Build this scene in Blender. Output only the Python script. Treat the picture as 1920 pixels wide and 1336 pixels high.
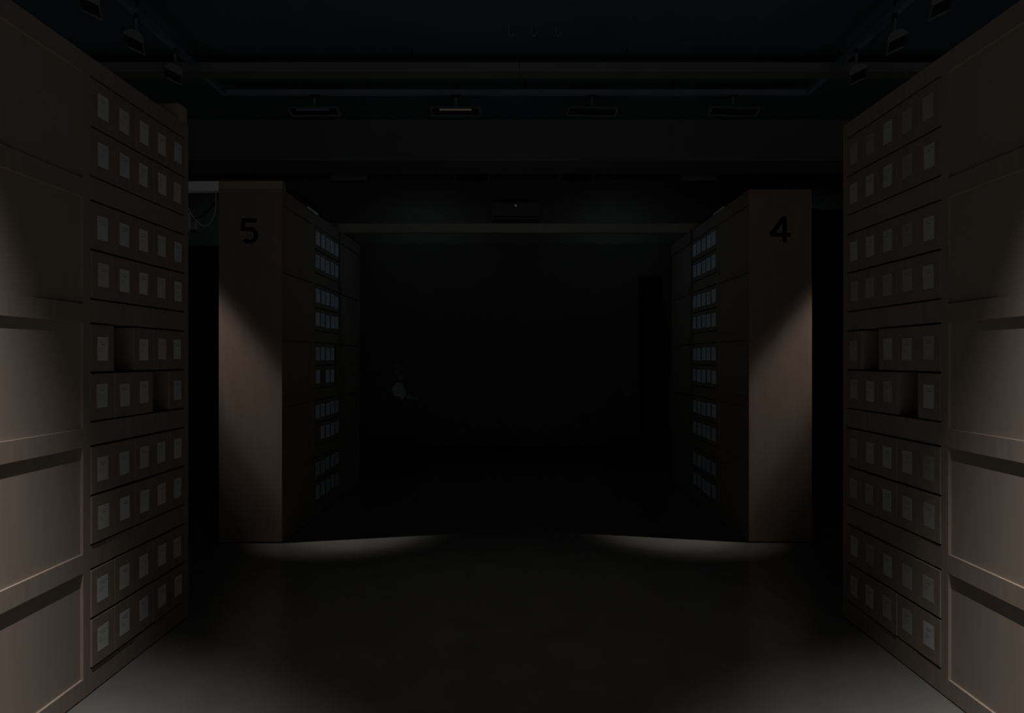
import bpy, bmesh, math, random
from mathutils import Vector, Matrix

for o in list(bpy.data.objects):
    bpy.data.objects.remove(o, do_unlink=True)
random.seed(11)
S = bpy.context.scene
COL = S.collection
PI = math.pi

# ------------------------------------------------------------------ camera
HC = 1.755                       # eye height
F = 1200.0                       # focal length in pixels of the 1920 px frame
cam_d = bpy.data.cameras.new('camera')
cam = bpy.data.objects.new('camera', cam_d)
COL.objects.link(cam)
cam.location = (0, 0, HC)
cam.rotation_euler = (PI / 2, 0, 0)
cam_d.sensor_width = 36.0
cam_d.lens = 36.0 * F / 1920.0
cam_d.shift_x = -7.0 / 1920.0
cam_d.shift_y = 5.0 / 1920.0
cam_d.clip_start = 0.05
S.camera = cam

# ------------------------------------------------------------------ world, exposure
W = bpy.data.worlds.new('World')
S.world = W
W.use_nodes = True
W.node_tree.nodes['Background'].inputs['Color'].default_value = (0.62, 0.80, 1.0, 1)
W.node_tree.nodes['Background'].inputs['Strength'].default_value = 0.030
vs = S.view_settings
vs.view_transform = 'Standard'
vs.look = 'None'
vs.gamma = 1.0
vs.use_curve_mapping = False
vs.exposure = 0.0


# ------------------------------------------------------------------ lamps of the room, and added fill spots
def spot(name, loc, aim, power, size, blend, col, rad=0.03):
    d = bpy.data.lights.new(name, 'SPOT')
    d.energy = power
    d.spot_size = math.radians(size)
    d.spot_blend = blend
    d.color = col
    d.shadow_soft_size = rad
    o = bpy.data.objects.new(name, d)
    COL.objects.link(o)
    o.location = loc
    o.rotation_euler = (Vector(aim) - Vector(loc)).to_track_quat('-Z', 'Y').to_euler()
    return o


WARM = (1.0, 0.965, 0.92)
for s in (-1, 1):
    # ceiling spots above the aisle, just behind the frame: wash the near cabinets
    spot('cabinet_spot_light', (s * 1.447, 1.37, 4.70), (s * 3.12, 0.12, 0.0), 2000, 92, 1.0, WARM, 0.015)
    # spots above the cross aisles: the slanting pools on the numbered ends
    spot('end_panel_spot_light', (s * 4.60, 5.63, 4.50), (s * 1.74, 6.40, 0.0), 210, 19.5, 1.0, WARM, 0.03)
    spot('end_panel_spot_light', (s * 4.60, 5.63, 4.50), (s * 1.58, 6.39, 0.0), 300, 13.5, 1.0, WARM, 0.03)
    # cool weak downlights above the middle aisle
    spot('cool_spot_light', (-s * 0.65, 8.09, 4.22), (s * 2.3, 7.8, 2.9), 5.2, 64, 1.0, (0.50, 0.78, 1.0), 0.05)

# added fill without fittings: near aisle floor, whole cross aisle, row along far wall
spot('aisle_fill_spot', (0, 4.2, 4.72), (0, 4.2, 0), 24, 60, 1.0, (1.0, 0.96, 0.88), 0.08)
spot('ambient_fill_spot', (0, 5.4, 4.70), (0, 5.4, 0), 3.4, 168, 1.0, (0.84, 0.94, 1.0), 0.12)
for x in (-4.7, -1.5, 1.6, 4.7):
    spot('far_wall_fill_spot', (x, 9.64, 4.66), (x * 1.05, 10.8, 0.9), 1.9, 158, 1.0, (0.84, 0.92, 1.0), 0.12)


# ------------------------------------------------------------------ materials
def mat(name, base, rough=0.6, spec=0.3, metal=0.0, emit=None, strength=0.0):
    m = bpy.data.materials.new(name)
    m.use_nodes = True
    b = m.node_tree.nodes['Principled BSDF']
    b.inputs['Base Color'].default_value = (*base, 1)
    b.inputs['Roughness'].default_value = rough
    b.inputs['Specular IOR Level'].default_value = spec
    b.inputs['Metallic'].default_value = metal
    if emit:
        b.inputs['Emission Color'].default_value = (*emit, 1)
        b.inputs['Emission Strength'].default_value = strength
    return m


def vary(m, c1, c2, scale=(1, 1, 1), nscale=4.0, detail=5.0, bump=0.0, rough=None):
    """noise driven base colour between c1 and c2 in object coordinates"""
    nt = m.node_tree
    b = nt.nodes['Principled BSDF']
    tc = nt.nodes.new('ShaderNodeTexCoord')
    mp = nt.nodes.new('ShaderNodeMapping')
    mp.inputs['Scale'].default_value = scale
    no = nt.nodes.new('ShaderNodeTexNoise')
    no.inputs['Scale'].default_value = nscale
    no.inputs['Detail'].default_value = detail
    cr = nt.nodes.new('ShaderNodeValToRGB')
    cr.color_ramp.elements[0].position = 0.3
    cr.color_ramp.elements[1].position = 0.7
    cr.color_ramp.elements[0].color = (*c1, 1)
    cr.color_ramp.elements[1].color = (*c2, 1)
    nt.links.new(tc.outputs['Object'], mp.inputs['Vector'])
    nt.links.new(mp.outputs['Vector'], no.inputs['Vector'])
    nt.links.new(no.outputs['Fac'], cr.inputs['Fac'])
    nt.links.new(cr.outputs['Color'], b.inputs['Base Color'])
    if rough:
        mr = nt.nodes.new('ShaderNodeMapRange')
        mr.inputs['To Min'].default_value = rough[0]
        mr.inputs['To Max'].default_value = rough[1]
        nt.links.new(no.outputs['Fac'], mr.inputs['Value'])
        nt.links.new(mr.outputs['Result'], b.inputs['Roughness'])
    if bump:
        bp = nt.nodes.new('ShaderNodeBump')
        bp.inputs['Strength'].default_value = bump
        bp.inputs['Distance'].default_value = 0.002
        nt.links.new(no.outputs['Fac'], bp.inputs['Height'])
        nt.links.new(bp.outputs['Normal'], b.inputs['Normal'])
    return m


M_wood = vary(mat('beech_board', (0.280, 0.238, 0.203), 0.55, 0.25), (0.252, 0.199, 0.163), (0.300, 0.242, 0.201), (12, 12, 0.9), 3.0, 6, 0.04)
M_panel = vary(mat('beech_panel', (0.280, 0.238, 0.203), 0.55, 0.25), (0.282, 0.227, 0.188), (0.306, 0.249, 0.208), (7, 7, 0.6), 3.0, 6, 0.02)
M_end = vary(mat('beech_end_board', (0.288, 0.230, 0.187), 0.5, 0.3), (0.240, 0.166, 0.126), (0.274, 0.194, 0.150), (8, 8, 0.7), 3.0, 6, 0.03)
M_cap = vary(mat('beech_cap', (.36, .30, .22), 0.5, 0.3), (.34, .27, .19), (.40, .32, .23), (8, 8, 8), 3.0, 6, 0.03)
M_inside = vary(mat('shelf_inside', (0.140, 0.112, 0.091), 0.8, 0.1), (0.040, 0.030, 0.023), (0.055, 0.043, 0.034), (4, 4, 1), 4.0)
M_box = vary(mat('box_board', (0.252, 0.217, 0.189), 0.75, 0.15), (0.231, 0.184, 0.149), (0.276, 0.224, 0.184), (6, 6, 2), 6.0)
M_paper = [mat('label_paper_grey', (.60, .60, .575), 0.8, 0.1),
           mat('label_paper_warm', (.56, .54, .50), 0.8, 0.1),
           mat('label_paper_pale', (.64, .635, .61), 0.8, 0.1),
           mat('label_paper_cool', (.54, .555, .56), 0.8, 0.1),
           mat('label_paper_dull', (.40, .385, .355), 0.8, 0.1),
           mat('label_paper_dim', (.46, .455, .435), 0.8, 0.1),
           mat('label_paper_tan', (.36, .335, .30), 0.8, 0.1),
           mat('label_paper_ash', (.50, .50, .49), 0.8, 0.1),
           mat('label_paper_white', (.80, .83, .86), 0.8, 0.1),
           mat('label_paper_offwhite', (.70, .74, .78), 0.8, 0.1)]
M_ink = mat('label_ink', (.19, .18, .17), 0.8, 0.1)
M_black = mat('black_paint', (.004, .004, .004), 0.9, 0.02)
M_floor = vary(mat('polished_concrete', (0.156, 0.148, 0.140), 0.4, 0.4), (0.117, 0.114, 0.108), (0.140, 0.136, 0.129), (1, 1, 1), 3.0, 8, 0.0, (0.20, 0.27))
M_ceil = vary(mat('ceiling_paint', (.05, .055, .06), 0.9, 0.1), (.095, .118, .145), (.11, .14, .17), (1, 1, 1), 1.0)
M_wall = vary(mat('far_wall_paint', (.10, .10, .10), 0.9, 0.1), (.17, .17, .165), (.19, .19, .185), (1, 1, 1), 0.8)
M_side = vary(mat('side_wall_paint', (.05, .05, .05), 0.9, 0.1), (.05, .05, .05), (.06, .06, .06), (1, 1, 1), 0.8)
M_beam = vary(mat('soffit_paint', (0.085, 0.085, 0.085), 0.9, 0.1), (.18, .185, .19), (.21, .215, .22), (1, 1, 1), 0.8)
M_white = vary(mat('white_painted_bar', (.7, .7, .72), 0.6, 0.2), (.80, .80, .86), (.86, .86, .92), (1, 1, 1), 3.0)
M_greybar = vary(mat('grey_painted_bar', (.6, .6, .57), 0.6, 0.2), (.34, .33, .31), (.38, .37, .35), (1, 1, 1), 3.0)
M_tray = vary(mat('grey_metal_tray', (.32, .32, .32), 0.5, 0.3), (.185, .19, .19), (.21, .215, .215), (1, 1, 1), 2.0)
M_track = vary(mat('track_metal', (.10, .11, .13), 0.5, 0.3), (.20, .235, .29), (.24, .28, .34), (1, 1, 1), 2.0)
M_lamp = vary(mat('lamp_housing', (.32, .32, .32), 0.45, 0.3), (.22, .225, .23), (.26, .265, .27), (1, 1, 1), 5.0)
M_lampdk = mat('lamp_reflector', (.03, .03, .034), 0.4, 0.3)
M_lens_off = mat('lamp_lens_unlit', (.05, .06, .07), 0.2, 0.5)
M_lens_warm = mat('lamp_lens_warm', (.2, .18, .15), 0.3, 0.3, 0, (1.0, 0.80, 0.55), 0.028)
M_lens_cool = mat('lamp_lens_cool', (.1, .12, .15), 0.3, 0.3, 0, (0.35, 0.55, 1.0), 0.006)
M_led = mat('indicator_led', (.3, .3, .3), 0.3, 0.3, 0, (1.0, 1.0, 1.0), 0.05)
M_strip_cool = mat('light_strip_cool', (.3, .34, .36), 0.3, 0.3, 0, (0.75, 0.95, 1.0), 0.016)
M_strip_warm = mat('light_strip_warm', (.3, .3, .24), 0.3, 0.3, 0, (1.0, 0.98, 0.78), 0.009)
M_dark = vary(mat('dark_stained_wood', (.012, .012, .013), 0.6, 0.2), (.010, .010, .011), (.016, .016, .018), (1, 1, 6), 3.0)
M_velvet = vary(mat('black_velvet', (.003, .003, .003), 1.0, 0.0), (.002, .002, .002), (.004, .004, .0045), (6, 6, 1), 3.0)
M_cable = mat('black_cable_sheath', (.008, .008, .008), 0.6, 0.2)
M_cablew = mat('pale_cable_sheath', (.6, .6, .6), 0.5, 0.3)
M_device = vary(mat('grey_device_plastic', (.25, .25, .26), 0.5, 0.3), (.42, .42, .43), (.50, .50, .51), (1, 1, 1), 6.0)
M_base = mat('black_baseboard', (.004, .004, .004), 0.8, 0.1)


# ------------------------------------------------------------------ mesh helpers
class MB:
    """collects boxes, tubes and prisms, then links them as ONE mesh object"""

    def __init__(self):
        self.bm = bmesh.new()
        self.mi = 0

    def _tag(self, faces):
        for f in faces:
            f.material_index = self.mi

    def box(self, x0, x1, y0, y1, z0, z1, bevel=0.0):
        r = bmesh.ops.create_cube(self.bm, size=1.0)
        vs_ = r['verts']
        for v in vs_:
            v.co = Vector(((x0 + x1) / 2 + v.co.x * (x1 - x0), (y0 + y1) / 2 + v.co.y * (y1 - y0), (z0 + z1) / 2 + v.co.z * (z1 - z0)))
        fs = {f for v in vs_ for f in v.link_faces}
        self._tag(fs)
        if bevel:
            es = {e for v in vs_ for e in v.link_edges}
            g = bmesh.ops.bevel(self.bm, geom=list(es), offset=bevel, segments=2, affect='EDGES', profile=0.5)
            self._tag(g['faces'])
        return self

    def prism(self, pts, axis, a, b):
        """pts: closed 2D outline; axis 'x','y','z' extrudes a..b"""
        def co(p, t):
            if axis == 'x':
                return Vector((t, p[0], p[1]))
            if axis == 'y':
                return Vector((p[0], t, p[1]))
            return Vector((p[0], p[1], t))
        A = [self.bm.verts.new(co(p, a)) for p in pts]
        B = [self.bm.verts.new(co(p, b)) for p in pts]
        fs = [self.bm.faces.new(A), self.bm.faces.new(list(reversed(B)))]
        n = len(pts)
        for i in range(n):
            fs.append(self.bm.faces.new([A[i], B[i], B[(i + 1) % n], A[(i + 1) % n]]))
        self._tag(fs)
        return self

    def tube(self, pts, r, seg=8):
        pts = [Vector(p) for p in pts]
        rings = []
        for i, p in enumerate(pts):
            t = (pts[min(i + 1, len(pts) - 1)] - pts[max(i - 1, 0)]).normalized()
            up = Vector((0, 0, 1)) if abs(t.z) < 0.9 else Vector((1, 0, 0))
            u = t.cross(up).normalized()
            w = t.cross(u).normalized()
            rings.append([self.bm.verts.new(p + (u * math.cos(2 * PI * k / seg) + w * math.sin(2 * PI * k / seg)) * r) for k in range(seg)])
        fs = []
        for a, b in zip(rings, rings[1:]):
            for k in range(seg):
                fs.append(self.bm.faces.new([a[k], a[(k + 1) % seg], b[(k + 1) % seg], b[k]]))
        fs.append(self.bm.faces.new(list(reversed(rings[0]))))
        fs.append(self.bm.faces.new(rings[-1]))
        self._tag(fs)
        return self

    def build(self, name, mats, parent=None, smooth=False):
        bmesh.ops.recalc_face_normals(self.bm, faces=self.bm.faces[:])
        me = bpy.data.meshes.new(name)
        self.bm.to_mesh(me)
        self.bm.free()
        for m in (mats if isinstance(mats, (list, tuple)) else [mats]):
            me.materials.append(m)
        if smooth:
            for p in me.polygons:
                p.use_smooth = True
        o = bpy.data.objects.new(name, me)
        COL.objects.link(o)
        if parent:
            o.parent = parent
        return o


def spline(pts, n=8):
    """Catmull-Rom through pts"""
    P = [Vector(p) for p in pts]
    P = [P[0] * 2 - P[1]] + P + [P[-1] * 2 - P[-2]]
    out = []
    for i in range(1, len(P) - 2):
        for k in range(n):
            t = k / n
            a, b, c, d = P[i - 1], P[i], P[i + 1], P[i + 2]
            out.append(0.5 * ((2 * b) + (c - a) * t + (2 * a - 5 * b + 4 * c - d) * t * t + (3 * b - a - 3 * c + d) * t ** 3))
    out.append(P[-2])
    return out


def tag(o, label, cat, group=None, kind=None):
    o['label'] = label
    o['category'] = cat
    if group:
        o['group'] = group
    if kind:
        o['kind'] = kind
    return o


def thing(name, loc, label, cat, group=None):
    o = bpy.data.objects.new(name, None)
    o.empty_display_size = 0.1
    COL.objects.link(o)
    o.location = loc
    return tag(o, label, cat, group)


def struct(o, label, cat):
    o['kind'] = 'structure'
    o['label'] = label
    o['category'] = cat
    return o


def px(u, v, d):
    """point at depth d seen at frame pixel u, v"""
    return Vector(((u - 967) * d / F, d, HC + (673 - v) * d / F))


# ------------------------------------------------------------------ the room
CEIL = 4.80
FAR = 10.80
struct(MB().box(-6.5, 6.5, -3.0, FAR + .2, -0.12, 0.0).build('floor', M_floor), 'polished grey concrete floor of the dark hall', 'floor')
struct(MB().box(-6.5, 6.5, -3.0, FAR + .2, CEIL, CEIL + .15).build('ceiling', M_ceil), 'dark painted ceiling slab of the hall', 'ceiling')
struct(MB().box(-6.5, 6.5, FAR, FAR + .2, 0, CEIL).build('wall_far', M_wall), 'dark grey far wall of the hall', 'wall')
struct(MB().box(-6.7, -6.5, -3.0, FAR + .2, 0, CEIL).build('wall_left', M_side), 'black left wall of the hall', 'wall')
struct(MB().box(6.5, 6.7, -3.0, FAR + .2, 0, CEIL).build('wall_right', M_side), 'black right wall of the hall', 'wall')
struct(MB().box(-6.5, 6.5, FAR - .04, FAR, 0, .29).build('baseboard_far', M_base), 'tall black baseboard along the far wall', 'baseboard')
# soffit beam across the hall
struct(MB().box(-6.5, 6.5, 8.15, 8.75, 4.28, CEIL).build('trim_1', M_beam), 'grey soffit beam spanning the ceiling', 'beam')


# ------------------------------------------------------------------ shelving cabinets
PITCH = 0.6465
REC_TOP = 3.238
REC_H = 0.55
OPEN_TOP = 3.242
OPEN_H = 0.528
XF = 2.23             # distance of the faces from the middle axis
TH = 0.60             # cabinet thickness


def cabinet(side, y0, y1, H, panels, shelf, label, front_board=None, group=None):
    """side -1: left, faces +x.  panels: list of (ya, yb) recessed panel bays.  shelf: (ya, yb) open bay."""
    xr = side * (XF + TH / 2)
    ym = (y0 + y1) / 2
    root = thing('archive_cabinet', (xr, ym, 0), label, 'cabinet', group)

    def bx(mb, v0, v1, ya, yb, za, zb, bevel=0.0):
        a, b = side * (XF + v0) - xr, side * (XF + v1) - xr
        mb.box(min(a, b), max(a, b), ya - ym, yb - ym, za, zb, bevel)

    # face frame: stiles and rails
    fr = MB()
    edges = sorted(panels + [shelf])
    ys = [y0] + [e for ab in edges for e in ab] + [y1]
    for i in range(0, len(ys), 2):
        bx(fr, 0, .032, ys[i], ys[i + 1], .007, H)
    for (ya, yb) in panels:
        zt = H
        for k in range(5):
            top = REC_TOP - PITCH * k
            bx(fr, 0, .032, ya, yb, top, zt)
            zt = top - REC_H
        bx(fr, 0, .032, ya, yb, .007, zt)
    ya, yb = shelf
    zt = H
    for k in range(5):
        top = OPEN_TOP - PITCH * k
        bx(fr, 0, .44, ya, yb, top, zt)
        zt = top - OPEN_H
    bx(fr, 0, .44, ya, yb, .007, zt)
    fr.build('face_frame', M_wood, root)
    # recessed panels, one per field
    for (pa, pb) in panels:
        for k in range(5):
            top = REC_TOP - PITCH * k
            p = MB()
            bx(p, .0155, .030, pa - .002, pb + .002, top - REC_H - .002, top + .002)
            p.build('panel', M_panel, root)
    # shelves of the open bay, set back from the face
    for k in range(5):
        b0 = OPEN_TOP - PITCH * k - OPEN_H
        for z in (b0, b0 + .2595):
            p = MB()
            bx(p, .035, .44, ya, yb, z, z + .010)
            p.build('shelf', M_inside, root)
    # carcass behind: cheeks of the open bay, back, cores behind the panels
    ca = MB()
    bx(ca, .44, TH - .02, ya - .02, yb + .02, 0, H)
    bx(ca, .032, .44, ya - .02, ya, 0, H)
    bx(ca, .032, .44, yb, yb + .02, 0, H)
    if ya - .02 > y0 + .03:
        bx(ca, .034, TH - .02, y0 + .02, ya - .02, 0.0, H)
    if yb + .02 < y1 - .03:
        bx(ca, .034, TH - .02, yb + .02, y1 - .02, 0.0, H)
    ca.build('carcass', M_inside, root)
    p = MB()
    bx(p, TH - .02, TH, y0 + .02, y1 - .02, 0, H)
    p.build('back_panel', M_wood, root)
    # end boards
    e = MB()
    bx(e, .032, TH, y0, y0 + .02, .007, H)
    e.build('end_board', M_end, root)
    e = MB()
    bx(e, .032, TH, y1 - .02, y1, .007, H)
    e.build('end_board', M_end, root)
    if front_board:                      # smooth board covering the whole narrow end
        e = MB()
        bx(e, -.002, TH + .002, y0 - front_board, y0 - .0005, 0.012, H, 0.002)
        e.build('end_panel', M_end, root)
    return root


near = [(2.345, 3.30)]
nsh = (3.355, 4.31)
cabL = cabinet(-1, 2.29, 4.36, 3.340, near, nsh, 'tall beech cabinet in the left foreground with two empty box slots')
cabR = cabinet(1, 2.29, 4.36, 3.340, near, nsh, 'tall beech cabinet in the right foreground with two empty box slots')
far = [(6.150, 7.045), (8.115, 9.10)]
fsh = (7.10, 8.06)
cab5 = cabinet(-1, 6.122, 9.155, 3.378, far, fsh, 'tall beech cabinet at left whose narrow end carries a black numeral five', 0.018)
cab4 = cabinet(1, 6.137, 9.155, 3.378, far, fsh, 'tall beech cabinet at right whose narrow end carries a black numeral four', 0.018)


# the painted numerals
def numeral5(root, cx, cz, y):
    w, h, t = 0.178, 0.244, 0.040
    r = root.location
    mb = MB()
    x0 = cx - r.x
    z0 = cz - r.z
    ya, yb = y - .0012 - r.y, y + .0004 - r.y
    L, R, T, B = x0 - w / 2, x0 + w / 2, z0 + h / 2, z0 - h / 2
    # flat top stroke
    mb.prism([(L + .020, T - t), (L + .020, T), (R - .014, T), (R - .014, T - t)], 'y', ya, yb)
    # upright stroke, leaning a little outwards at its foot
    mb.prism([(L + .020, T - .001), (L + .020 + t * .92, T - .001), (L + .014 + t * .92, B + .118), (L + .010, B + .128)], 'y', ya + .0001, yb)
    # bowl
    ro = 0.0815
    cx_, cz_ = R - ro, B + ro
    ri = ro - t
    a0, a1 = math.radians(128), math.radians(-142)
    n = 40
    outer = [(cx_ + ro * math.cos(a0 + (a1 - a0) * i / n), cz_ + ro * math.sin(a0 + (a1 - a0) * i / n)) for i in range(n + 1)]
    inner = [(cx_ + ri * math.cos(a0 + (a1 - a0) * i / n), cz_ + ri * math.sin(a0 + (a1 - a0) * i / n)) for i in range(n + 1)]
    for i in range(n):
        mb.prism([outer[i], outer[i + 1], inner[i + 1], inner[i]], 'y', ya + .0002, yb)
    o = mb.build('numeral', M_black, root)
    o['label'] = 'black painted numeral five'


def numeral4(root, cx, cz, y):
    w, h, t = 0.198, 0.244, 0.040
    r = root.location
    mb = MB()
    x0 = cx - r.x
    z0 = cz - r.z
    ya, yb = y - .0012 - r.y, y + .0004 - r.y
    L, R, T, B = x0 - w / 2, x0 + w / 2, z0 + h / 2, z0 - h / 2
    xs = R - .038 - t                                   # upright
    mb.prism([(xs, B), (xs, T), (xs + t, T), (xs + t, B)], 'y', ya, yb)
    zb = B + .054                                       # crossbar
    mb.prism([(L, zb), (L, zb + t * .85), (R, zb + t * .85), (R, zb)], 'y', ya + .0001, yb)
    mb.prism([(L, zb + t * .5), (L, zb + t * .95), (xs - .006, T), (xs + t * .5, T), (xs + t * .5, T - .030), (L + .047, zb + t * .5)], 'y', ya + .0002, yb)
    o = mb.build('numeral', M_black, root)
    o['label'] = 'black painted numeral four'


numeral5(cab5, (466.5 - 967) * 6.104 / F, HC + (673 - 433) * 6.104 / F, 6.104)
numeral4(cab4, (1463 - 967) * 6.119 / F, HC + (673 - 430) * 6.119 / F, 6.119)


# ------------------------------------------------------------------ archive boxes
BW, BH, BD = 0.1868, 0.2475, 0.34


def box_mesh():
    mb = MB()
    # origin: bottom middle of the front; front looks along -Y locally
    mb.box(-BW / 2, BW / 2, 0, BD, 0, BH, 0.0018)
    o = mb.build('archive_box', M_box)
    me = o.data
    bpy.data.objects.remove(o)
    return me


def label_mesh(k):
    rnd = random.Random(100 + k)
    mb = MB()
    w, h = 0.089, 0.127
    mb.mi = 0
    mb.box(-w / 2, w / 2, -.0006, .0002, -h / 2, h / 2)
    mb.mi = 1

    def dash(xa, xb, z, t=.0024):
        mb.box(xa, xb, -.0010, -.0005, z - t / 2, z + t / 2)
    z = h / 2 - .022 - rnd.random() * .006
    x = -w / 2 + .014
    while x < w / 2 - .018:                              # heading line
        ln = .006 + rnd.random() * .012
        dash(x, min(x + ln, w / 2 - .012), z)
        x += ln + .003
    z -= .012
    dash(-.012 - rnd.random() * .01, .016 + rnd.random() * .008, z, .0032)
    if k % 2:
        z -= .020
        for j in range(3):
            dash(-w / 2 + .012, -w / 2 + .030 + rnd.random() * .03, z - j * .010, .0012)
    o = mb.build('label', [M_paper[k // 2], M_ink])
    me = o.data
    bpy.data.objects.remove(o)
    return me


ME_BOX = box_mesh()
ME_LAB = [label_mesh(k) for k in range(20)]
PROTO = None
ORD = ['first', 'second', 'third', 'fourth', 'fifth', 'sixth', 'seventh', 'eighth', 'ninth', 'tenth']


def box_copy():
    """first call makes the box and its label, later calls copy both"""
    global PROTO
    if PROTO is None:
        a = bpy.data.objects.new('archive_box', ME_BOX)
        b = bpy.data.objects.new('label', ME_LAB[0])
        COL.objects.link(a)
        COL.objects.link(b)
        b.parent = a
        PROTO = (a, b)
        return PROTO
    a = PROTO[0].copy()
    b = PROTO[1].copy()
    COL.objects.link(a)
    COL.objects.link(b)
    b.parent = a
    return a, b


def fill(side, shelf, empties, where, group, rnd):
    """empties: set of (row, slot), rows from the top, slots from the left as one sees them in the photo"""
    ya, yb = shelf
    step = (yb - ya) / 5
    for row in range(10):
        k, low = divmod(row, 2)
        b0 = OPEN_TOP - PITCH * k - OPEN_H
        z = b0 + (.010 if low else .2595 + .010) + .0002
        count = 0
        gaps = sorted(s for (r, s) in empties if r == row)
        for s in range(5):
            if (row, s) in empties:
                continue
            idx = s if side < 0 else 4 - s
            y = ya + step * (idx + .5)
            a, b = box_copy()
            v = -.0045 + rnd.uniform(-.0030, .0030)
            a.location = (side * (XF + v), y, z)
            a.rotation_euler = (0, 0, side * -PI / 2)
            if where.startswith('foreground'):
                b.data = ME_LAB[rnd.randrange(8) + (8 if side > 0 else 0)]
            else:                                        # larger, paler labels on the back cabinets
                b.data = ME_LAB[16 + rnd.randrange(4)]
                b.scale = (1.62, 1, 1.16)
            b.location = (rnd.uniform(-.003, .003), 0, BH / 2 + rnd.uniform(-.004, .006))
            b.rotation_euler = (0, rnd.uniform(-.02, .02), 0)
            if gaps and where.startswith('foreground') and s == gaps[0] - 1:
                t = 'beige archive box directly left of the empty slot in %s row, %s' % (ORD[row], where)
            elif gaps and where.startswith('foreground') and s == gaps[0] + 1:
                t = 'beige archive box directly right of the empty slot in %s row, %s' % (ORD[row], where)
            elif gaps and where.startswith('foreground') and s == 4:
                t = 'beige archive box rightmost in %s row down, %s' % (ORD[row], where)
            elif gaps and where.startswith('foreground') and s == 0:
                t = 'beige archive box leftmost in %s row down, %s' % (ORD[row], where)
            else:
                t = 'beige archive box, %s from left in %s row down, %s' % (ORD[count], ORD[row], where)
            tag(a, t, 'box', group)
            count += 1


fill(-1, nsh, {(4, 1), (5, 3)}, 'foreground cabinet at left', 'archive boxes in the left foreground cabinet', random.Random(1))
fill(1, nsh, {(4, 1), (5, 3)}, 'foreground cabinet at right', 'archive boxes in the right foreground cabinet', random.Random(2))
fill(-1, fsh, {(4, 4), (5, 1), (5, 4), (7, 0)}, 'back left cabinet', 'archive boxes in the back left cabinet', random.Random(3))
fill(1, fsh, set(), 'back right cabinet', 'archive boxes in the back right cabinet', random.Random(4))


# ------------------------------------------------------------------ bars bridging the cabinet tops
def bridge(x0, x1, y0, y1, z0, z1, capspans, label, m):
    root = thing('bridge_bar', ((x0 + x1) / 2, (y0 + y1) / 2, z0), label, 'beam')
    cx, cy = root.location.x, root.location.y
    MB().box(x0 - cx, x1 - cx, y0 + .004 - cy, y1 - .004 - cy, 0, z1 - z0, .002).build('bar', m, root)
    for (a, b, zc) in capspans:
        MB().box(a - cx, b - cx, y0 - cy, y1 - cy, zc - z0, z1 - z0 + .002, .002).build('cap_block', M_cap, root)['label'] = 'beech cap block'
    return root


bridge(-4.9, -2.835, 6.108, 6.20, 3.362, 3.454, [(-2.832, -2.226, 3.3785)],
       'white bar with beech cap block running left from top of cabinet numbered five', M_white)
bridge(-4.9, -2.835, 4.25, 4.355, 3.36, 3.453, [(-2.832, -2.236, 3.3405)],
       'bar and beech cap block on the far top corner of left foreground cabinet', M_white)
bridge(-2.228, 2.19, 8.06, 8.15, 3.350, 3.464, [(-2.83, -2.231, 3.3785), (2.193, 2.83, 3.3785)],
       'long grey bar bridging the middle aisle between cabinets five and four', M_greybar)


# ------------------------------------------------------------------ ceiling: trays, tracks, lamps
def tray(x0, x1, label):
    root = thing('ceiling_tray', ((x0 + x1) / 2, 6.2, 4.54), label, 'cable tray', 'trays across the front ceiling')
    cx = root.location.x
    mb = MB()
    mb.box(x0 - cx, x1 - cx, 0, .004, 0, .09)
    mb.box(x0 - cx, x1 - cx, .004, .15, 0, .004)
    mb.box(x0 - cx, x1 - cx, .15, .154, 0, .09)
    mb.build('channel', M_tray, root)
    n = 3
    for i in range(n):
        x = x0 + (x1 - x0) * (i + .5) / n - cx
        MB().tube([(x, .077, .004), (x, .077, CEIL - 4.54)], .006).build('hanger_rod', M_cable, root)
    return root


tray(-6.3, 0.035, 'long pale grey ceiling tray reaching left from the middle seam')
tray(0.043, 6.3, 'long pale grey ceiling tray reaching right from the middle seam')

t = thing('lighting_track', (0, 6.9, 4.60), 'dark lighting track framing the middle aisle on three sides', 'lighting track')
mb = MB()
for s in (-1, 1):
    mb.box(s * 3.14 - .028, s * 3.14 + .028, -9.0, .028, 0, .05)
mb.box(-3.112, 3.112, -.028, .028, 0, .05)
mb.build('rail', M_track, t)
for (x, y) in [(-3.14, -1.6), (-3.14, -4.6), (3.14, -1.6), (3.14, -4.6), (-1.6, 0), (0.1, 0), (1.7, 0)]:
    MB().tube([(x, y, .05), (x, y, CEIL - 4.60)], .008).build('hanger_rod', M_cable, t)
t = thing('lighting_track', (0, 9.5, 4.64), 'faint straight lighting track near the far wall', 'lighting track')
MB().box(-3.3, 3.3, -.025, .025, 0, .045).build('rail', M_tray, t)
for x in (-2.2, 0.0, 2.2):
    MB().tube([(x, 0, .045), (x, 0, CEIL - 4.64)], .008).build('hanger_rod', M_cable, t)


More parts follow.
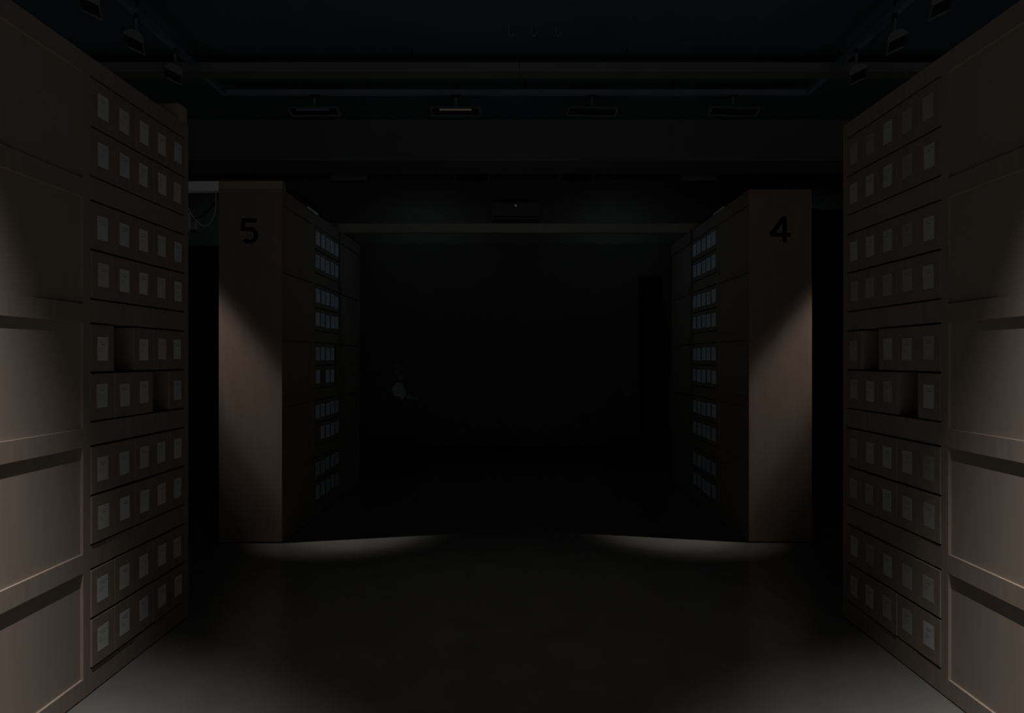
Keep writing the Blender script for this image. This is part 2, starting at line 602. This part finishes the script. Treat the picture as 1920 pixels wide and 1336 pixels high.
def track_lamp(loc, rz, pitch, drop, label, group, lens=None, width=0.46, k=1.0):
    """wide flood head with a rounded back; width along local X, light leaves towards local -Y and down"""
    root = thing('track_floodlight', loc, label, 'spotlight', group)
    root.rotation_euler = (0, 0, rz)
    # stem and adapter up to the rail
    MB().box(-.05, .05, -.016, .016, drop - .03, drop, .003).build('track_adapter', M_lampdk, root)
    MB().tube([(0, 0, .02), (0, 0, drop - .028)], .013).build('stem', M_lamp, root)
    R = Matrix.Rotation(pitch, 4, 'X')

    def prof(r, n=10):
        pts = [(-.10, -.065)]
        for i in range(n + 1):                      # rounded back
            a = PI - (PI * .95) * i / n
            pts.append((r * 1.05 * math.cos(a) + .005, -.065 + r * math.sin(a)))
        pts.append((.10, -.065))
        out = []
        for p in pts:
            if not out or (Vector(p) - Vector(out[-1])).length > 1e-4:
                out.append(p)
        return out
    w = width / 2
    h = MB()
    P = [(a_ * k, b_ * k) for (a_, b_) in prof(.095)]
    # shell: outer profile only (open below), with thickness
    inner = [(x * .9, -.065 * k + (z + .065 * k) * .88) for (x, z) in P]
    n = len(P)
    for i in range(n - 1):
        h.prism([P[i], P[i + 1], inner[i + 1], inner[i]], 'x', -w + .008, w - .008)
    ho = h.build('housing', M_lamp, root)
    caps = []
    for s in (-1, 1):
        c = MB()
        c.prism(P, 'x', s * w - .008, s * w + .008)
        co = c.build('end_cap', M_lamp, root)
        caps.append(co)
    rf = MB()
    rf.box(-w + .01, w - .01, -.080 * k, .085 * k, -.052 * k, -.046 * k)
    ro = rf.build('reflector', M_lampdk, root)
    ln = MB()
    ln.box(-w * .66, w * .66, -.084 * k, -.060 * k, -.078 * k, -.053 * k, .002)
    lo = ln.build('lens', lens or M_lens_off, root)
    if lens:
        lo['label'] = 'faintly glowing lens'
    for o in [ho, ro, lo] + caps:
        o.data.transform(Matrix.Translation((0, 0, .0)) @ R)
    return root


gs = 'floodlights on the side tracks'
side_names = ['nearest', 'middle', 'farthest']
for s in (-1, 1):
    for i, d in enumerate((4.75, 5.30, 5.90)):
        track_lamp((s * 3.14, d, 4.40), s * (PI / 2 - .46), math.radians(-20), .20,
                   '%s of three grey floodlights hanging on the %s side track' % (side_names[i], 'left' if s < 0 else 'right'), gs, None, .24, .75)
rowA = [(590, M_lens_cool, 'grey floodlight with faint bluish lens, left end of the front cross track'),
        (855, M_lens_warm, 'grey floodlight with warm lit lens strip, middle left of front cross track'),
        (1110, None, 'unlit grey floodlight just right of the middle on front cross track'),
        (1375, None, 'unlit grey floodlight at the right end of front cross track')]
for i, (u, lens, lab) in enumerate(rowA):
    track_lamp(((u - 967) * 6.9 / F, 6.9, 4.455), (-.02, 0, .06, .05)[i], math.radians(-14), .145, lab, 'floodlights on the front cross track', lens, .52, .72)
rowB = [(655, 'dim floodlight leftmost on the far track before the back wall'),
        (885, 'dim floodlight second from left on the far track'),
        (1080, 'dim floodlight third from left on the far track'),
        (1310, 'dim floodlight rightmost on the far track before the back wall')]
for i, (u, lab) in enumerate(rowB):
    track_lamp(((u - 967) * 9.5 / F, 9.5, 4.49), (.12, .05, -.05, -.12)[i] + (PI if i in (1, 2) else 0), math.radians(35), .15, lab, 'floodlights on the far track', None, .50, .85)

# small hooks under the ceiling slab
for i, (u, n) in enumerate(((955, 'left'), (995, 'middle'), (1038, 'right'))):
    p = px(u, 84, 6.215)
    MBh = MB()
    c = Vector((0, 0, 0))
    z1 = CEIL - 4.70
    MBh.tube([(0, 0, z1), (0, 0, .03)] + [(.02 - .02 * math.cos(a), 0, .03 - .022 * math.sin(a)) for a in [PI * k / 8 for k in range(1, 10)]], .005, 6)
    o = MBh.build('ceiling_hook', M_track)
    o.location = (p.x, 5.85, 4.70)
    tag(o, '%s one of three small dark hooks under the ceiling above the middle aisle' % n, 'hook', 'hooks under the ceiling')


# ------------------------------------------------------------------ light bars and cables on the far cabinets
def light_bar(side, mstrip, label):
    x = side * 2.36
    root = thing('light_bar', (x, 7.32, 3.3785), label, 'lamp', 'light bars on the far cabinets')
    h = MB()
    h.box(-.035, .035, -.50, .50, .052, .098, .006)
    h.build('housing', M_cable, root)
    for y in (-.36, .36):
        MB().box(-.02, .02, y - .015, y + .015, 0, .054, .002).build('foot', M_cable, root)
    st = MB()
    a = -side * .035
    st.box(min(a, a - side * .006), max(a, a - side * .006), -.18, .20, .060, .082, .001)
    o = st.build('light_strip', mstrip, root)
    o['label'] = 'faintly lit strip'
    return root


light_bar(-1, M_strip_cool, 'black light bar with cool lit strip on top of cabinet numbered five')
light_bar(1, M_strip_warm, 'black light bar with faint strip on top of cabinet numbered four')


def cable(pts, r, m, label, name='cable'):
    pts = spline(pts, 10)
    b = Vector(pts[0])
    o = MB().tube([Vector(p) - b for p in pts], r, 8).build(name, m, None, True)
    o.location = b
    return tag(o, label, 'cable')


cable([(-2.42, 6.45, 3.389), (-2.40, 6.66, 3.49), (-2.40, 7.05, 3.565), (-2.40, 7.62, 3.575), (-2.40, 7.95, 3.50), (-2.42, 8.04, 3.389)], .0085, M_cable,
      'black cable arching over the light bar of cabinet five')
cable([(2.42, 6.38, 3.389), (2.42, 6.60, 3.48), (2.42, 7.02, 3.565), (2.42, 7.5, 3.56), (2.42, 7.9, 3.47), (2.42, 8.03, 3.389)], .0085, M_cable,
      'black cable arching over the light bar of cabinet four')

# projector with its cables under the white bar, behind the left foreground cabinet
pr = px(349, 416, 6.28)
t = thing('projector', pr, 'small grey projector hanging under the white bar at left', 'projector')
MB().box(-.10, .085, -.09, .12, -.085, .075, .012).build('body', M_device, t)
MB().box(.05, .105, -.03, .03, -.105, -.084, .004).build('bracket', M_cable, t)
MB().tube([(.095, 0, -.10), (.095, 0, .02)], .010).build('bracket_rod', M_device, t)
MB().tube([(-.03, -.10, .0), (-.03, -.135, 0)], .035, 20).build('projector_lens', M_lampdk, t)
MB().tube([(-.03, -.01, .074), (-.03, -.06, 3.36 - pr.z)], .012).build('hanger_rod', M_cable, t)
dp = 6.17
cable([px(344, 372, dp), px(352, 388, dp), px(362, 406, dp), px(375, 420, dp), px(387, 423, dp), px(397, 413, dp), px(404, 394, dp), px(405, 360.5, dp)], .0042, M_cablew,
      'thin pale cable looping under the white bar at left')
dp = 6.19
cable([px(410, 361, dp), px(406, 376, dp), px(392, 392, dp), px(377, 406, dp), px(370, 407.5, dp), px(363, 412, dp)], .0075, M_cable,
      'thick black cable running from cabinet five down to the projector')


# ------------------------------------------------------------------ black curtains closing the side aisles
def curtain(x0, x1, y, z0, z1, fold, depth, m, name, label, phase=0.0):
    mb = MB()
    n = int((x1 - x0) / fold * 10)
    front, back = [], []
    for i in range(n + 1):
        x = x0 + (x1 - x0) * i / n
        d = depth * math.sin(2 * PI * (x - x0) / fold + phase) + depth * .4 * math.sin(5.3 * x + phase)
        front.append((x, y + d))
        back.append((x, y + d + .012))
    cx = (x0 + x1) / 2
    pts = [(p[0] - cx, p[1] - y) for p in front] + [(p[0] - cx, p[1] - y) for p in reversed(back)]
    for i in range(n):
        q = [front[i], front[i + 1], back[i + 1], back[i]]
        mb.prism([(p[0] - cx, p[1] - y) for p in q], 'z', 0, z1 - z0)
    o = mb.build(name, m, None, False)
    bm = bmesh.new()
    bm.from_mesh(o.data)
    bmesh.ops.remove_doubles(bm, verts=bm.verts[:], dist=1e-5)
    bm.to_mesh(o.data)
    bm.free()
    o.location = (cx, y, z0)
    return tag(o, label, 'curtain')


curtain(-6.4, -2.95, 8.0, 0.004, 3.17, .28, .03, M_velvet, 'black_curtain', 'tall black curtain closing the aisle left of cabinet five')
curtain(2.95, 6.4, 8.0, 0.004, 3.63, .28, .03, M_velvet, 'black_curtain', 'tall black curtain closing the aisle right of cabinet four')
curtain(2.02, 2.42, 10.55, 0.004, 3.10, .12, .025, M_velvet, 'dark_drape', 'narrow dark drape standing before the far wall at right')

# ------------------------------------------------------------------ far wall: dark mural with pale patches
M_mural = mat('dark_mural', (.12, .12, .12), 0.9, 0.05)
nt = M_mural.node_tree
bs = nt.nodes['Principled BSDF']
tc = nt.nodes.new('ShaderNodeTexCoord')
last = None
for (u, v, rx, rz, val) in [(747, 730, .10, .13, .62), (754, 735, .07, .13, .56), (745, 690, .06, .10, .22), (768, 744, .07, .045, .42), (778, 747, .06, .02, .46),
                            (772, 720, .09, .06, .17), (751, 708, .05, .06, .24), (1176, 738, .07, .04, .26), (1025, 705, .14, .10, .14), (825, 742, .14, .02, .16)]:
    p = px(u, v, FAR - .02)
    mp = nt.nodes.new('ShaderNodeMapping')
    mp.vector_type = 'POINT'
    mp.inputs['Location'].default_value = (-p.x / rx, 0, -(p.z - 2.0) / rz)
    mp.inputs['Scale'].default_value = (1 / rx, 0, 1 / rz)
    nz = nt.nodes.new('ShaderNodeTexNoise')
    nz.inputs['Scale'].default_value = 9.0
    mx = nt.nodes.new('ShaderNodeVectorMath')
    mx.operation = 'LENGTH'
    add = nt.nodes.new('ShaderNodeMath')
    add.operation = 'ADD'
    nt.links.new(tc.outputs['Object'], mp.inputs['Vector'])
    nt.links.new(tc.outputs['Object'], nz.inputs['Vector'])
    nt.links.new(mp.outputs['Vector'], mx.inputs[0])
    nt.links.new(mx.outputs['Value'], add.inputs[0])
    nt.links.new(nz.outputs['Fac'], add.inputs[1])
    mr = nt.nodes.new('ShaderNodeMapRange')
    mr.interpolation_type = 'SMOOTHSTEP'
    mr.inputs['From Min'].default_value = 1.25
    mr.inputs['From Max'].default_value = 1.65
    mr.inputs['To Min'].default_value = val
    mr.inputs['To Max'].default_value = 0.12
    nt.links.new(add.outputs['Value'], mr.inputs['Value'])
    if last is None:
        last = mr.outputs['Result']
    else:
        m2 = nt.nodes.new('ShaderNodeMath')
        m2.operation = 'MAXIMUM'
        nt.links.new(last, m2.inputs[0])
        nt.links.new(mr.outputs['Result'], m2.inputs[1])
        last = m2.outputs['Value']
cb = nt.nodes.new('ShaderNodeCombineColor')
for i in range(3):
    nt.links.new(last, cb.inputs[i])
nt.links.new(cb.outputs['Color'], bs.inputs['Base Color'])
o = MB().box(-2.70, 2.70, -.02, .0, .30 - 2.0, 3.70 - 2.0).build('mural', M_mural)
o.location = (0, FAR - .001, 2.0)
tag(o, 'wide dark mural on the far wall with a few pale patches low at left', 'mural')

# box-shaped unit with one tiny lit indicator high on the far wall
p = px(967, 395, FAR - .25)
t = thing('wall_unit', (p.x, FAR, p.z), 'dark box-shaped wall unit with one tiny lit indicator high on far wall', 'air conditioner')
MB().box(-.39, .39, -.25, -.001, -.14, .14, .02).build('casing', M_tray, t)
MB().box(-.36, .36, -.256, -.249, -.115, -.08, .001).build('louvre', M_lampdk, t)
q = px(967, 385, FAR - .255)
MB().box(-.013, .013, -.262, -.250, q.z - p.z - .013, q.z - p.z + .013, .003).build('indicator', M_led, t)


# ------------------------------------------------------------------ low dark benches
def bench(x0, x1, y0, y1, h, label, legs):
    cx, cy = (x0 + x1) / 2, (y0 + y1) / 2
    root = thing('bench', (cx, cy, 0), label, 'bench', 'low benches before the far wall')
    hx, hy = (x1 - x0) / 2, (y1 - y0) / 2
    MB().box(-hx, hx, -hy, hy, h - .035, h, .004).build('seat', M_dark, root)
    ap = MB()
    ap.box(-hx + .03, hx - .03, -hy + .03, -hy + .05, h - .11, h - .034)
    ap.box(-hx + .03, hx - .03, hy - .05, hy - .03, h - .11, h - .034)
    ap.box(-hx + .03, -hx + .05, -hy + .05, hy - .05, h - .11, h - .034)
    ap.box(hx - .05, hx - .03, -hy + .05, hy - .05, h - .11, h - .034)
    ap.build('apron', M_dark, root)
    for (lx, ly) in ((-hx + .025, -hy + .025), (hx - .025, -hy + .025), (-hx + .025, hy - .025), (hx - .025, hy - .025)):
        MB().box(lx - .022, lx + .022, ly - .022, ly + .022, 0, h - .034, .003).build('leg', M_dark, root)
    return root


bench(-2.45, -1.68, 9.25, 10.68, .46, 'low black bench before the far wall, behind cabinet five', 4)
bench(1.50, 2.62, 10.10, 10.45, .48, 'low black bench before the far wall, beside cabinet four', 4)
